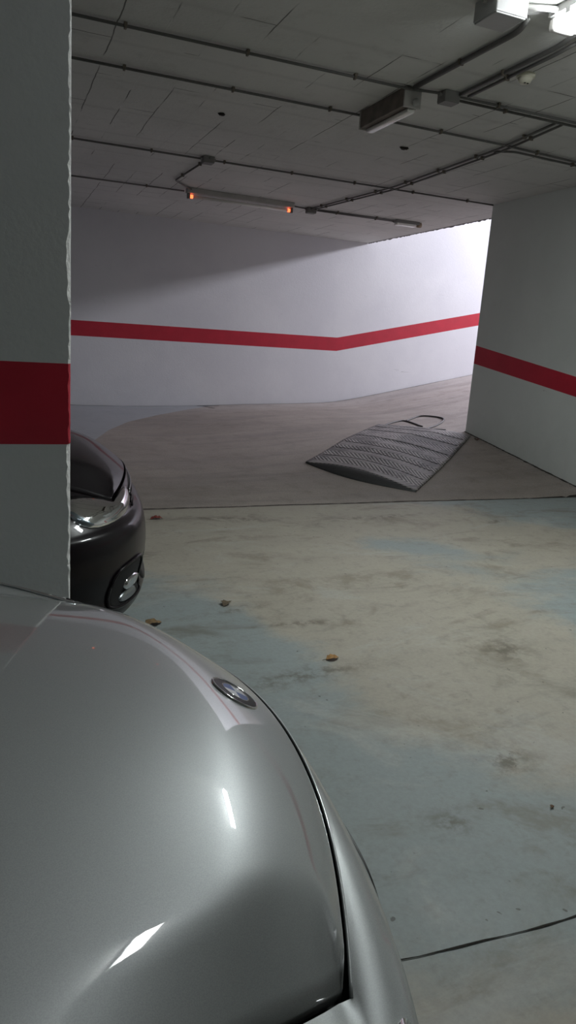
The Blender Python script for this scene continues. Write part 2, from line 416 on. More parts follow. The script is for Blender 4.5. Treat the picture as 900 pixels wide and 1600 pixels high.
conduit('short conduit leaving the paired runs beside the second long conduit towards the right wall', [(3.68, 5.08, ZP), (3.8, 4.99, ZP), (5.05, 5.07, ZP)], .8)
conduit('third long conduit from the camera, reaching the corner of the right wall', [(-3, 6.8, ZP), (5.0, 6.8, ZP)], .62)
conduit('farthest long conduit, ending at the tube light with orange ends', [(-3, 8.5, ZP), (2.02, 8.4, ZP)], .8)
conduit('bent conduit from the small box down to the tube light with orange ends', [(1.84, 6.72, ZP), (1.80, 7.9, ZP), (2.02, 8.2, ZP), (2.1, 8.28, ZP)], .5)
conduit('left one of two parallel conduits running away in the middle of the ceiling', [(3.56, 4.27, ZP), (3.66, 5.0, ZP), (3.72, 6.75, ZP), (3.56, 8.42, ZP)], .5)
conduit('right one of two parallel conduits running away in the middle of the ceiling', [(3.62, 4.27, ZP), (3.72, 5.0, ZP), (3.79, 6.75, ZP), (3.62, 8.42, ZP)], .5)
conduit('short conduit between the orange-ended light and the far box', [(3.32, 8.38, ZP), (3.5, 8.43, ZP)], .5)
conduit('upper of two conduits from the far box to the small emergency light', [(3.66, 8.46, ZP), (4.75, 8.46, ZP)], .5)
conduit('lower of two conduits from the far box to the small emergency light', [(3.66, 8.40, ZP), (4.72, 8.38, ZP)], .5)
conduit('dark conduit from the pale junction box to the hanging lamp', [(2.36, 3.12, ZP), (2.42, 3.25, ZP), (2.41, 4.2, ZP)], .55, .014)
conduit('left one of two conduits passing beside the smoke detector', [(2.62, 2.9, ZP), (2.70, 3.3, ZP), (2.71, 4.15, ZP)], .5, .012)
conduit('right one of two conduits passing beside the smoke detector', [(2.72, 2.9, ZP), (2.76, 3.4, ZP), (2.77, 4.15, ZP)], .5, .01)
conduit('pale cable tube entering the left of the pale junction box', [(1.2, 2.92, ZP), (2.08, 3.02, ZP)], .4, .013, M_condw, 'pale cable tubes beside the lit lamp')
conduit('pale cable tube between the pale junction box and the lit lamp', [(2.26, 3.04, ZP), (2.42, 2.98, ZP)], .4, .013, M_condw, 'pale cable tubes beside the lit lamp')
conduit('pale cable tube turning right in front of the lit lamp', [(2.70, 3.16, ZP), (2.80, 3.05, ZP), (3.6, 3.05, ZP)], .4, .013, M_condw, 'pale cable tubes beside the lit lamp')

def jbox(label, c, s, m_, knobs=True):
    t = thing('junction_box', label, 'junction box', (c[0], c[1], H), 0, 'junction boxes on the ceiling')
    bm = bmesh.new(); box(bm, (0, 0, -s[2]/2), (s[0], s[1], s[2]), .006); bm_obj('housing', bm, m_, t)
    bm = bmesh.new(); box(bm, (0, 0, -s[2]-.002), (s[0]*.94, s[1]*.94, .008), .003); bm_obj('lid', bm, m_, t)
    if knobs:
        for sx in (-1, 1):
            bm = bmesh.new(); cyl(bm, (sx*(s[0]/2+.009), 0, -.02), .0135, .02, 'X', 12); bm_obj('gland', bm, m_, t)
    return t
j = jbox('large pale junction box beside the lit lamp', (2.17, 3.07), (.17, .17, .085), M_box)
jbox('small grey box beside the hanging lamp, where two conduits turn away', (2.66, 4.2), (.11, .09, .06), M_boxg)
jbox('small dark box on the third conduit, above the orange-ended light', (1.84, 6.78), (.10, .11, .05), M_boxg)
jbox('small dark box where the paired conduits end by the far wall', (3.58, 8.43), (.11, .09, .06), M_boxg)

def lamp(name, label, c, L, rz, w, h, parts):
    t = thing(name, label, 'light', (c[0], c[1], H), rz, 'ceiling lamps')
    parts(t, L, w, h); return t
# lit closed batten
def lit(t, L, w, h):
    bm = bmesh.new(); box(bm, (0, 0, -.0175), (L, w, .035), .006); bm_obj('housing', bm, M_box, t)
    bm = bmesh.new(); box(bm, (0, 0, -.068), (L-.10, w*.9, .06), .022, seg=4); bm_obj('diffuser', bm, M_lit, t, True)
    for s in (-1, 1):
        bm = bmesh.new(); box(bm, (s*(L/2-.024), 0, -.066), (.045, w*.92, .056), .018, seg=3); bm_obj('end_cap', bm, M_tube, t, True)
        bm = bmesh.new(); box(bm, (s*(L/2-.13), w*.46, -.04), (.03, .012, .03), .003); bm_obj('latch', bm, M_box, t)
lamp('batten_light', 'lit white ceiling lamp at the top right beside the pale junction box', (2.48, 2.70), .68, PI/2+.0, .14, .1, lit)
# tube light with orange ends (off)
def dead(t, L, w, h):
    bm = bmesh.new(); box(bm, (0, 0, -.0275), (L, w, .055), .008); bm_obj('housing', bm, M_fix, t)
    bm = bmesh.new(); cyl(bm, (0, -.0, -.085), .018, L-.13, 'X', 16); bm_obj('tube', bm, M_tube, t, True)
    for s in (-1, 1):
        bm = bmesh.new(); box(bm, (s*(L/2-.022), 0, -.078), (.028, .05, .066), .006); bm_obj('lamp_holder', bm, M_boxg, t)
        bm = bmesh.new(); cyl(bm, (s*(L/2-.055), 0, -.085), .0195, .028, 'X', 16); bm_obj('glowing_end', bm, M_orange, t, True)
lamp('tube_light', 'long unlit tube light with orange glowing ends near the far wall', (2.66, 8.3), 1.28, .02, .10, .1, dead)
def hang(t, L, w, h):
    bm = bmesh.new(); box(bm, (0, 0, -.054), (L, .11, .108), .006); bm_obj('housing', bm, M_fixd, t)
    bm = bmesh.new(); box(bm, (0, -.012, -.121), (L-.03, .052, .024), .008); bm_obj('diffuser', bm, M_tube, t, True)
    for s in (-1, 1):
        bm = bmesh.new(); box(bm, (s*(L/2+.006), 0, -.06), (.014, .118, .115), .004); bm_obj('end_plate', bm, M_fix, t)
    bm = bmesh.new(); cyl(bm, (-L/2-.02, -.015, -.085), .021, .035, 'X', 16); bm_obj('end_knob', bm, M_box, t, True)
lamp('hanging_light', 'short unlit lamp with dark deep housing and pale strip underneath', (2.43, 4.54), .58, PI/2, .1, .1, hang)
def emerg(t, L, w, h):
    bm = bmesh.new(); box(bm, (0, 0, -.017), (L, .10, .034), .008); bm_obj('housing', bm, M_boxg, t)
    bm = bmesh.new(); box(bm, (-.01, 0, -.048), (L-.06, .085, .03), .012, seg=3); bm_obj('diffuser', bm, M_tube, t, True)
    bm = bmesh.new(); cyl(bm, (L/2+.02, 0, -.03), .03, .05, 'X', 14); bm_obj('end_knob', bm, mat('tan_plastic', (.33, .25, .17), .6), t, True)
lamp('emergency_light', 'small pale emergency light by the slab edge near the far wall', (4.9, 8.42), .34, .0, .1, .06, emerg)
# out-of-frame lit lamp above the silver car, inferred from the bonnet crease glint
M_lit = M_lit_dim
lamp('batten_light', 'inferred out-of-frame white ceiling lamp that is switched on, directly above the silver car nose', (1.35, .85), .38, PI/2, .14, .1, lit)
# smoke detector
t = thing('smoke_detector', 'round cream smoke detector on the ceiling', 'smoke detector', (2.85, 3.72, H))
bm = bmesh.new(); cyl(bm, (0, 0, -.009), .052, .018, seg=32); bm_obj('base', bm, M_cream, t, True)
bm = bmesh.new(); cyl(bm, (0, 0, -.032), .028, .028, seg=32, r2=.045); bm_obj('dome', bm, M_cream, t, True)
bm = bmesh.new()
for s in (-1, 1): box(bm, (s*.010, -.012, -.0475), (.009, .009, .004), .001)
bm_obj('vent', bm, M_black, t)
LIGHTS = True

# ------------------------------------------------------------------ tread plate lying across the ramp foot
def plate_material():
    m, t, b = nt('tread_plate_steel'); g = G(t)
    uv = N(t, 'ShaderNodeUVMap'); sp = N(t, 'ShaderNodeSeparateXYZ'); t.links.new(uv.outputs[0], sp.inputs[0]); U, V, _ = sp.outputs
    # herringbone lugs: bands along U (0.11 m) whose diagonal direction alternates
    band = g.m('FLOOR', g.m('DIVIDE', U, .135)); alt = g.m('SUBTRACT', g.m('MULTIPLY', g.m('MODULO', g.m('ABSOLUTE', band), 2.), 2.), 1.)
    d = g.m('ADD', V, g.m('MULTIPLY', g.m('MULTIPLY', U, alt), .9))
    lug = g.m('ABSOLUTE', g.m('SUBTRACT', g.m('FRACT', g.m('DIVIDE', d, .05)), .5))
    h = g.step(lug, .12, .3)
    n1 = g.noise(3, 7, .65); n2 = g.noise(25, 5, .7)
    wear_glint = g.step(g.m('ADD', n1, g.m('MULTIPLY', n2, .3)), .52, .72)
    col = g.mix(g.m('MULTIPLY', h, .9), (.020, .019, .019), (.16, .15, .146))
    col = g.mix(g.m('MULTIPLY', wear_glint, g.m('ADD', g.m('MULTIPLY', h, .65), .1)), col, (.40, .37, .355))  # worn pale lugs, with their bright glints painted into the colour
    rust = g.step(g.noise(4, 6, .6, off=(5, 5, 0)), .66, .72); col = g.mix(g.m('MULTIPLY', rust, .5), col, (.10, .055, .035))
    g.out(b, 'Base Color', col); b.inputs['Roughness'].default_value = .5; b.inputs['Specular IOR Level'].default_value = .5
    g.bump(h, .8, .006, b); return m
M_plate = plate_material()
M_lip = mat('plate_lip', (.032, .032, .033), .55, bump=.3, bscale=30)
A_, B_, C_ = Vector((2.76, 6.22)), Vector((3.33, 5.12)), Vector((4.97, 6.66))
D_ = A_ + (C_-B_)
def plate():
    t = thing('tread_plate', 'bowed dark herringbone tread plate lying diagonally at the ramp foot', 'metal plate', (A_.x, A_.y, fz(A_.x, A_.y)))
    o0 = Vector((A_.x, A_.y, fz(A_.x, A_.y)))
    nu, nv = 80, 30; rise = .06
    ax = (C_-B_); L = ax.length; bx = (B_-A_); W = bx.length
    def top(u, v):  # u 0..1 along the length, v 0..1 from A side to B side
        p = A_ + ax*u + bx*v
        base = (1-v)*fz(*(A_+ax*u)) + v*fz(*(B_+ax*u))
        arch = math.sin(PI*v)**.85*rise*(1-.45*sm(.0, 1., u))
        cor = .005*math.cos(2*PI*u*8)*math.sin(PI*v)
        z = max(base + arch + cor, fz(p.x, p.y)+.012) + .008
        return Vector((p.x, p.y, z)) - o0
    vs, fs, uvs = [], [], []
    for i in range(nu+1):
        for j in range(nv+1):
            vs.append(top(i/nu, j/nv)); uvs.append((i/nu*L, j/nv*W))
    k = nv+1
    for i in range(nu):
        for j in range(nv): a = i*k+j; fs.append((a, a+1, a+k+1, a+k))
    o = mesh_obj('sheet', vs, fs, M_plate, t, smooth=True)
    uvl = o.data.uv_layers.new(name='UVMap')
    for lp in o.data.loops: uvl.data[lp.index].uv = uvs[lp.vertex_index]
    sd = o.modifiers.new('thick', 'SOLIDIFY'); sd.thickness = .012; sd.offset = -1.
    # lip: turned-down near end, bulging outward in plan
    vs, fs = [], []; nr = 6
    out = -(ax.normalized())
    for j in range(nv+1):
        v = j/nv; a = top(0, v) + o0; a.z -= .002
        bul = math.sin(PI*v)*.135
        q = A_ + bx*v + out*bul; e = Vector((q.x, q.y, fz(q.x, q.y)+.002))
        for r in range(nr+1):
            s = r/nr; p_ = a.lerp(e, s); p_.z += math.sin(PI*s)*.012*math.sin(PI*v); vs.append(p_-o0)
    k = nr+1
    for j in range(nv):
        for r in range(nr): a = j*k+r; fs.append((a, a+1, a+k+1, a+k))
    o = mesh_obj('turned_down_lip', vs, fs, M_lip, t, smooth=True); sd = o.modifiers.new('thick', 'SOLIDIFY'); sd.thickness = .006
    # raised transverse ribs
    for i, u in enumerate((.16, .31, .43, .60, .78, .90)):
        bm = bmesh.new()
        sweep(bm, [top(u, .03+.94*j/24)+Vector((0, 0, .002)) for j in range(25)], .003, 6, (.005, .002)); bm_obj('rib', bm, M_lip, t, True)
    # loose straps lying past the far end
    for pts in ([(4.22, 7.42), (4.50, 7.74), (4.88, 7.97), (4.80, 7.40)], [(4.90, 7.95), (5.28, 8.20), (5.36, 7.80), (5.03, 7.43), (4.62, 7.14)], [(4.02, 7.36), (4.26, 7.52), (4.47, 7.52)], [(4.55, 7.22), (4.76, 7.16), (4.88, 7.02)]):
        P = [Vector((a, b_, 0)) for a, b_ in pts]
        Q = []
        for q in range(len(P)-1):
            p0, p1, p2, p3 = P[max(q-1, 0)], P[q], P[q+1], P[min(q+2, len(P)-1)]
            for s in range(8):
                x = s/8; Q.append(.5*((2*p1) + (-p0+p2)*x + (2*p0-5*p1+4*p2-p3)*x*x + (-p0+3*p1-3*p2+p3)*x**3))
        Q.append(P[-1])
        for q in Q: q.z = fz(q.x, q.y)+.010
        bm = bmesh.new(); sweep(bm, [q-o0 for q in Q], .01, 6, (.012, .009)); bm_obj('strap', bm, M_lip, t, True)
    return t
plate()

# ------------------------------------------------------------------ litter
def leaf_mat(n, c): return mat(n, c, .8, var=.35, vscale=60)
def leaf(label, x, y, L, col, seed, rz, z0=None):
    rnd = random.Random(seed); bm = bmesh.new(); n = 9; rows = []
    for i in range(n+1):
        s = i/n; w = L*.32*math.sin(PI*min(1, s*1.02))**.7*(1+.25*math.sin(s*19+seed))
        zc = .004 + L*.10*math.sin(PI*s)*rnd.uniform(.6, 1.1)
        rows.append([bm.verts.new(((s-.5)*L, q*w*rnd.uniform(.85, 1.1), zc + abs(q)*w*.35*rnd.uniform(.5, 1.2))) for q in (-1, -.5, 0, .5, 1)])
    for a, b_ in zip(rows, rows[1:]):
        for k in range(4):
            bm.faces.new((a[k], a[k+1], b_[k+1], b_[k]))
    o = bm_obj('dry_leaf', bm, leaf_mat('leaf', col), None, True)
    sd = o.modifiers.new('t', 'SOLIDIFY'); sd.thickness = .0008
    bm = bmesh.new(); sweep(bm, [(-L*.5, 0, .005), (-L*.62, .004, .004), (-L*.75, .002, .003)], .0012, 5); bm_obj('stem', bm, M_clip, o)
    o.location = (x, y, z0 if z0 is not None else 0); o.rotation_euler = (0, 0, rz)
    return tag(o, label, 'leaf', 'dry leaves on the floor')

# ------------------------------------------------------------------ cars
def paint(name, col, metal, rough, coat=1., var=.0, cr=.02):
    m, t, b = nt(name); g = G(t)
    fl = g.noise(900, 2, .5); dust = g.noise(6, 8, .65)
    c_ = g.mix(g.step(fl, .3, .7), tuple(v*.93 for v in col), tuple(min(1, v*1.07) for v in col))
    g.out(b, 'Base Color', c_); b.inputs['Metallic'].default_value = metal
    b.inputs['Roughness'].default_value = rough
    b.inputs['Coat Weight'].default_value = coat if metal else .45; b.inputs['Coat Roughness'].default_value = cr; b.inputs['Coat IOR'].default_value = 1.85 if metal else 1.38
    if not metal: b.inputs['Specular IOR Level'].default_value = .1
    return m
M_chrome = mat('chrome', (.75, .75, .76), .08, 1.)
M_darkchrome = mat('headlamp_reflector', (.30, .33, .35), .25, .85, bump=.25, bscale=9)
M_tyre = mat('tyre_rubber', (.02, .02, .02), .8)
M_alloy = mat('wheel_alloy', (.45, .46, .47), .3, .9)
M_gap = mat('shut_line_dark', (.004, .004, .004), .9)
M_glass_d = mat('tinted_car_glass', (.012, .015, .016), .04, 0., 1.)
M_orangelens = mat('indicator_lens', (.55, .16, .03), .2)
M_plate_w = mat('number_plate_white', (.75, .75, .74), .4)
def lens_mat(name='headlamp_lens'):
    m = bpy.data.materials.new(name); m.use_nodes = True; t = m.node_tree; t.nodes.clear()
    o = N(t, 'ShaderNodeOutputMaterial'); mx = N(t, 'ShaderNodeMixShader'); tr = N(t, 'ShaderNodeBsdfTransparent'); gl = N(t, 'ShaderNodeBsdfGlossy', i_Roughness=.03)
    tr.inputs[0].default_value = (.86, .9, .92, 1)
    fr = N(t, 'ShaderNodeFresnel', i_IOR=1.55); t.links.new(fr.outputs[0], mx.inputs[0]); t.links.new(tr.outputs[0], mx.inputs[1]); t.links.new(gl.outputs[0], mx.inputs[2])
    t.links.new(mx.outputs[0], o.inputs[0]); return m
M_lens = lens_mat()

class Car:
    """surface of a saloon car in local metres: u forward (0 at the bonnet badge), v left, z up"""
    def __init__(s, **k):
        s.ue0, s.kv = .065, .38          # bonnet front edge in plan
        s.ze0, s.kz = .678, .17          # its height
        s.hw, s.flare = .455, .165       # bonnet half width at the front corners, widening to the rear
        s.W, s.D, s.n, s.m = .885, .60, 2.6, 1.6
        s.h1, s.h2, s.h3 = .075, .085, .15
        s.U0 = .112
        s.levels = [(.60, .0, 0.), (.50, .025, .008), (.40, .045, .004), (.30, .045, -.004), (.23, .02, -.02), (.18, -.03, -.05)]
        s.cowl = -1.05; s.tail = -4.05; s.rad = .31; s.wheels = (-.62, -3.32); s.dome = .010; s.spread = .42; s.h2s = .034
        s.__dict__.update(k)
    def ue(s, v): return s.ue0 - s.kv*v*v
    def ze(s, v): return s.ze0 - s.kz*v*v
    def plateau(s, u, a):
        d = s.ue(a) - u
        if d < 0: return s.ze(a) + d*1.0
        k = sm(.0, .42, a); h2 = s.h2 + (s.h2s-s.h2)*k
        z = s.ze(a) + s.h1*(1-math.exp(-d/h2)) + s.h3*d + s.dome*sm(.02, .15, d)
        if d > .5: z -= .09*(d-.5)**2
        return z
    def hood_z(s, u, v):
        a = abs(v); vc = .345 + max(-.05, -.01-u)*s.spread; vr = s.side_v(min(u, s.corner_u()))
        f = (a-vc)/max(.02, vr-vc); f = (f + math.sqrt(f*f + .006))/2      # soft max(0, f)
        zp = s.plateau(u, a if f < .05 else min(a, vc + .02))
        e = a-vc; over = (e + math.sqrt(e*e + .000016))/2; zp = s.plateau(u, a-over)
        dr = max(0., s.corner_u()-u); zr = s.ze(s.hw) + .33*dr - .10*dr*dr
        if u > s.corner_u(): zr = s.plateau(u, a)
        f = min(1., over/max(.02, vr-vc)); w = sm(-.03, .03, s.corner_u()-u)
        lin_ = zp + (zr-zp)*f
        return s.plateau(u, a)*(1-w) + lin_*w
    def corner_u(s): return s.ue(s.hw)
    def side_v(s, u): return s.hw + s.flare*(s.corner_u()-u if s.corner_u() > u else 0.)*1.35
    def hood_rim(s, t):     # t 0..1 front edge, 1..2 side edge back to the cowl
        if t <= 1: v = s.hw*t; u = s.ue(v); return Vector((u, v, s.ze(v)))
        u = s.corner_u() + (s.cowl-s.corner_u())*(t-1); v = s.side_v(u)
        return Vector((u, v, s.hood_z(u, v)))
    def outer(s, t, k):
        z, du, dw = s.levels[k]; U0 = s.U0+du; W = s.W+dw; D = s.D
        vf = .64
        def sup(v): return U0-D + D*max(0., 1-(v/W)**s.n)**(1/s.m)
        if t <= 1: v = vf*t; return Vector((sup(v), v, z))
        if t <= 2:
            # walk the corner: angle-like parameter, then straight
            q = t-1; qa = .55
            if q < qa:
                a0 = math.asin((vf/W)**(s.n/2)); a = a0 + (PI/2-a0)*(q/qa)
                return Vector((U0-D + D*max(0., math.cos(a))**(2/s.m), W*math.sin(a)**(2/s.n), z))
            return Vector((U0-D + (s.cowl-(U0-D))*(q-qa)/(1-qa), W, z))
        if t <= 3: return Vector((s.cowl + (s.tail+.45-s.cowl)*(t-2), W, z))
        a = (t-3)*PI/2
        return Vector((s.tail+.45-.45*math.sin(a)**(2/2.2)-du*.5, W*max(0., math.cos(a))**(2/3.2), z))
    def rim(s, t):
        if t <= 2: return s.hood_rim(t)
        r2 = s.hood_rim(2.)
        if t <= 3:
            q = t-2; u = s.cowl + (s.tail+.45-s.cowl)*q
            return Vector((u, r2.y + (.76-r2.y)*sm(0, .12, q) - .06*sm(.8, 1, q), r2.z + (.95-r2.z)*sm(0, .15, q) + .02*q))
        a = (t-3)*PI/2
        return Vector((s.tail+.45-.37*math.sin(a), .70*max(0., math.cos(a))**.6, .97-.02*(t-3)))
    def col(s, t):
        A = s.rim(t); O = [s.outer(t, k) for k in range(len(s.levels))]
        k = sm(.9, 1.5, t)
        mid = Vector((A.x*(1-.8) + O[0].x*.8, A.y*.25 + O[0].y*.75, A.z*.72+O[0].z*.28)) if t > 0 else Vector((A.x*.2+O[0].x*.8, 0, A.z*.6+O[0].z*.4))
        if t <= 1: mid.y = A.y*.4 + O[0].y*.6
        bez = lambda x: A*(1-x)**2 + mid*2*x*(1-x) + O[0]*x*x
        return [bez(0), bez(.2), bez(.45), bez(.7), O[0]] + O[1:]
    def S(s, t, w):          # w 0..1 rim->shoulder, then one unit per lower level
        sg = 1 if t >= 0 else -1; P = s.col(abs(t)); x = w*4 if w <= 1 else 4 + (w-1)
        x = max(0., min(len(P)-1.001, x)); i = int(x); f_ = x-i
        p0, p1, p2, p3 = P[max(i-1, 0)], P[i], P[i+1], P[min(i+2, len(P)-1)]
        r = .5*((2*p1) + (-p0+p2)*f_ + (2*p0-5*p1+4*p2-p3)*f_*f_ + (-p0+3*p1-3*p2+p3)*f_**3)
        return Vector((r.x, r.y*sg, r.z))
    def Nn(s, t, w):
        e = .012; a = s.S(t+e, w)-s.S(t-e, w); b_ = s.S(t, w+e*2)-s.S(t, w-e*2)
        n_ = a.cross(b_)
        if n_.length < 1e-9: return Vector((1, 0, 0))
        n_.normalize(); c_ = Vector((-1.5, 0, .45)); p = s.S(t, w)
        if n_.dot(p-c_) < 0: n_ = -n_
        return n_
    def patch(s, name, parent, m_, t0, t1, w0, w1, off, ex=2.6, nr=7, na=36, dome=0., rim=True, shape=None, mats=None):
        """rounded patch laid on the shell, raised by off, skirted down into it"""
        vs, fs = [], []; tc, wc = (t0+t1)/2, (w0+w1)/2; rt, rw = (t1-t0)/2, (w1-w0)/2
        def pt(r, a, o_):
            c_, s_ = math.cos(a), math.sin(a)
            x = math.copysign(abs(c_)**(2/ex), c_)*r; y = math.copysign(abs(s_)**(2/ex), s_)*r
            if shape: x, y = shape(x, y)
            t_, w_ = tc+rt*x, wc+rw*y
            return s.S(t_, w_) + s.Nn(t_, w_)*(o_ + dome*(1-r*r))
        vs.append(pt(0, 0, off))
        for i in range(1, nr+1):
            for k in range(na): vs.append(pt(i/nr, 2*PI*k/na, off))
        for k in range(na): fs.append((0, 1+k, 1+(k+1) % na))
        for i in range(nr-1):
            for k in range(na): a = 1+i*na+k; b_ = 1+i*na+(k+1) % na; fs.append((a, a+na, b_+na, b_))
        if rim:
            base = len(vs)
            for k in range(na): vs.append(pt(1.0, 2*PI*k/na, -.012))
            for k in range(na): a = 1+(nr-1)*na+k; b_ = 1+(nr-1)*na+(k+1) % na; fs.append((a, base+k, base+(k+1) % na, b_))
        return mesh_obj(name, vs, fs, m_, parent, smooth=True)

def build_car(car, root, M_body, hood_inset=.0075):
    # shell --------------------------------------------------------
    ts = sorted(set([round(x, 4) for x in lin(0, 1, 25) + lin(1, 2, 56) + lin(2, 3, 60) + lin(3, 4, 18)]))
    TS = [-t for t in ts[::-1]] + ts[1:]
    nw = len(car.levels)+3
    ws = [x/4 for x in (0, .5, 1, 1.5, 2, 2.5, 3, 3.5, 4)] + [1+i*.25 for i in range(1, 4*(len(car.levels)-1)+1)]
    vs = [car.S(t, w) for t in TS for w in ws]; n = len(ws); fs = []
    rad = car.rad
    def arch(p):
        for uw in car.wheels:
            if abs(p.y) > .6:
                d = math.hypot(p.x-uw, p.z-.31)
                if d < rad+.035: return uw
        return None
    keep = []
    for i in range(len(TS)-1):
        for j in range(n-1):
            q = (i*n+j, i*n+j+1, (i+1)*n+j+1, (i+1)*n+j)
            c_ = sum((vs[k] for k in q), Vector())/4
            if arch(c_) is None: fs.append(q); keep += q
    keep = set(keep)
    for k in keep:   # snap ragged arch rims to the circle
        p = vs[k]
        for uw in car.wheels:
            d = math.hypot(p.x-uw, p.z-.31)
            if abs(p.y) > .6 and d < rad+.085 and d > 1e-4:
                f_ = (rad+.04)/d if d < rad+.04 else 1.
                vs[k] = Vector((uw+(p.x-uw)*f_, p.y, .31+(p.z-.31)*f_)) if vs[k].z > .15 else p
    mesh_obj('body_shell', vs, fs, M_body, root, smooth=True)
    # bright rolled edge along the front shut line
    bm = bmesh.new(); sweep(bm, [car.hood_rim(abs(x))*1. if x >= 0 else Vector((car.hood_rim(-x).x, -car.hood_rim(-x).y, car.hood_rim(-x).z)) for x in lin(-1, 1, 61)], .0022, 6); bm_obj('panel_edge', bm, M_body, root, True)
    # bonnet -------------------------------------------------------
    rows = 64; cols_ = 61; vs, fs = [], []; g_ = hood_inset
    for i in range(rows+1):
        s = i/rows; s = s**1.7
        for j in range(cols_):
            x = -1 + 2*j/(cols_-1)
            # inner front edge point, then march back to the cowl
            hw = car.hw - g_
            vf = x*hw; uf = car.ue(vf) - g_
            # round the corner a little
            uf -= .004*max(0., (abs(x)-.93)/.07)**2
            ub = car.cowl + .08*(1-x*x)*-1
            u = uf + (ub-uf)*s
            v = x*(car.side_v(u) - g_ if u < car.corner_u() else hw)
            vs.append(Vector((u, v, car.hood_z(u, v) + .0005)))
    # fold all edges downwards
    c = cols_
    for i in range(rows):
        for j in range(c-1): a = i*c+j; fs.append((a, a+1, a+c+1, a+c))
    def skirt(idx, inward):
        base = len(vs)
        for k in idx:
            p = vs[k]; vs.append(p + Vector((inward[0]*.002, -math.copysign(.002, p.y)*inward[1], -.016)))
        for q in range(len(idx)-1): fs.append((idx[q], idx[q+1], base+q+1, base+q))
    skirt(list(range(c)), (-1, 0)); skirt([i*c for i in range(rows+1)], (0, 1)); skirt([i*c+c-1 for i in range(rows+1)], (0, 1))
    o = mesh_obj('bonnet', vs, fs, M_body, root, smooth=True)
    # dark channel beneath the shut lines
    vs, fs = [], []
    tt = lin(-2, 2, 161)
    for t in tt:
        p = car.hood_rim(abs(t)); sg = 1 if t >= 0 else -1
        k = sm(.94, 1.03, abs(t)); d = Vector((1-k, k, 0)).normalized()
        for q, dz in ((.004, -.010), (-.012, -.020), (-.05, -.034)): vs.append(Vector((p.x+d.x*q, (p.y+d.y*q)*sg, p.z+dz)))
    for i in range(len(tt)-1):
        for q in (0, 1): a = 3*i+q; fs.append((a, a+3, a+4, a+1))
    mesh_obj('shut_line_channel', vs, fs, M_gap, root)
    # cabin ----------------------------------------------------------
    r2 = car.rim(2.); cz = car.hood_z(car.cowl, 0)
    st = [(car.cowl+.0, .60, cz-.0, r2.y+.02, r2.z), (car.cowl-.40, .60, 1.26, .755, .96), (car.cowl-.72, .575, 1.395, .76, .965), (car.cowl-1.3, .57, 1.44, .76, .97), (car.cowl-1.85, .555, 1.40, .755, .975),
          (car.cowl-2.25, .52, 1.26, .73, .98), (car.cowl-2.6, .55, 1.0, .70, .975)]
    vs, fs = [], []; K = 15
    for (u, vt, zt, vb, zb) in st:
        for k in range(K):
            x = -1+2*k/(K-1); ax = abs(x); sg = -1 if x < 0 else 1
            if ax > .62: q = (ax-.62)/.38; v, z = vt+(vb-vt)*q, (zt-.03)+(zb-(zt-.03))*q
            else: v = vt*ax/.62; z = zt - .03*(ax/.62)**2
            du = .10*(ax**2) if u > car.cowl-.9 else (-.06*ax**2 if u < car.cowl-2 else 0)
            vs.append(Vector((u - du, v*sg, z)))
    for i in range(len(st)-1):
        for k in range(K-1): a = i*K+k; fs.append((a, a+1, a+K+1, a+K))
    mesh_obj('cabin_glass', vs, fs, M_glass_d, root, smooth=True)
    rf, ff = [], []
    for i in range(2, 5):
        for k in range(2, K-2): rf.append(vs[i*K+k] + Vector((0, 0, .012)))
    kk = K-4
    for i in range(2):
        for k in range(kk-1): a = i*kk+k; ff.append((a, a+1, a+kk+1, a+kk))
    o = mesh_obj('roof', rf, ff, M_body, root, smooth=True); sd = o.modifiers.new('t', 'SOLIDIFY'); sd.thickness = .02
    sb = o.modifiers.new('s', 'SUBSURF'); sb.levels = 2; sb.render_levels = 2
    for sg, kx in ((1, K-3), (-1, 2)):
        bm = bmesh.new(); sweep(bm, [vs[i*K+kx]+Vector((0, sg*.006, .004)) for i in range(len(st))], .03, 8, (.026, .016)); bm_obj('roof_pillar', bm, M_body, root, True)
    # boot lid
    vs, fs = [], []
    for i in range(9):
        u = car.cowl-2.5 + (car.tail+.07-(car.cowl-2.5))*i/8
        for k in range(13): x = -1+2*k/12; w_ = .70*(1-.28*(i/8)**4); vs.append(Vector((u, x*w_, 1.0-.02*x*x-.03*(i/8)**3)))
    for i in range(8):
        for k in range(12): a = i*13+k; fs.append((a, a+1, a+14, a+13))
    mesh_obj('boot_lid', vs, fs, M_body, root, smooth=True)
    # wheels ----------------------------------------------------------
    for uw in car.wheels:
        for sg in (1, -1):
            w_ = bpy.data.objects.new('wheel', None); C.objects.link(w_); w_.parent = root; w_.location = (uw, sg*(car.W-.115), .31)
            bm = bmesh.new()
            prof = [(.205, -.10), (.285, -.10), (.305, -.085), (.31, -.05), (.31, .05), (.305, .085), (.285, .10), (.205, .10)]
            ns = 40; R_ = [[bm.verts.new((r*math.cos(2*PI*k/ns), y, r*math.sin(2*PI*k/ns))) for k in range(ns)] for r, y in prof]
            for a, b_ in zip(R_, R_[1:] + [R_[0]]):
                for k in range(ns): bm.faces.new((a[k], a[(k+1) % ns], b_[(k+1) % ns], b_[k]))
            bm_obj('tyre', bm, M_tyre, w_, True)
            bm = bmesh.new(); cyl(bm, (0, sg*.07, 0), .05, .03, 'Y', 20)
            for k in range(5):
                a = 2*PI*k/5
                box(bm, (0, 0, 0), (.19, .03, .05), .006)
                vv = bm.verts[-0:] if False else None
            bm.free()
            bm = bmesh.new(); cyl(bm, (0, sg*.07, 0), .05, .03, 'Y', 20)
            for k in range(5):
                nv0 = len(bm.verts); bm.verts.ensure_lookup_table()
                vv = box(bm, (.125, sg*.07, 0), (.18, .025, .05), .005)
                bmesh.ops.rotate(bm, cent=(0, 0, 0), matrix=Matrix.Rotation(2*PI*k/5, 3, 'Y'), verts=vv)
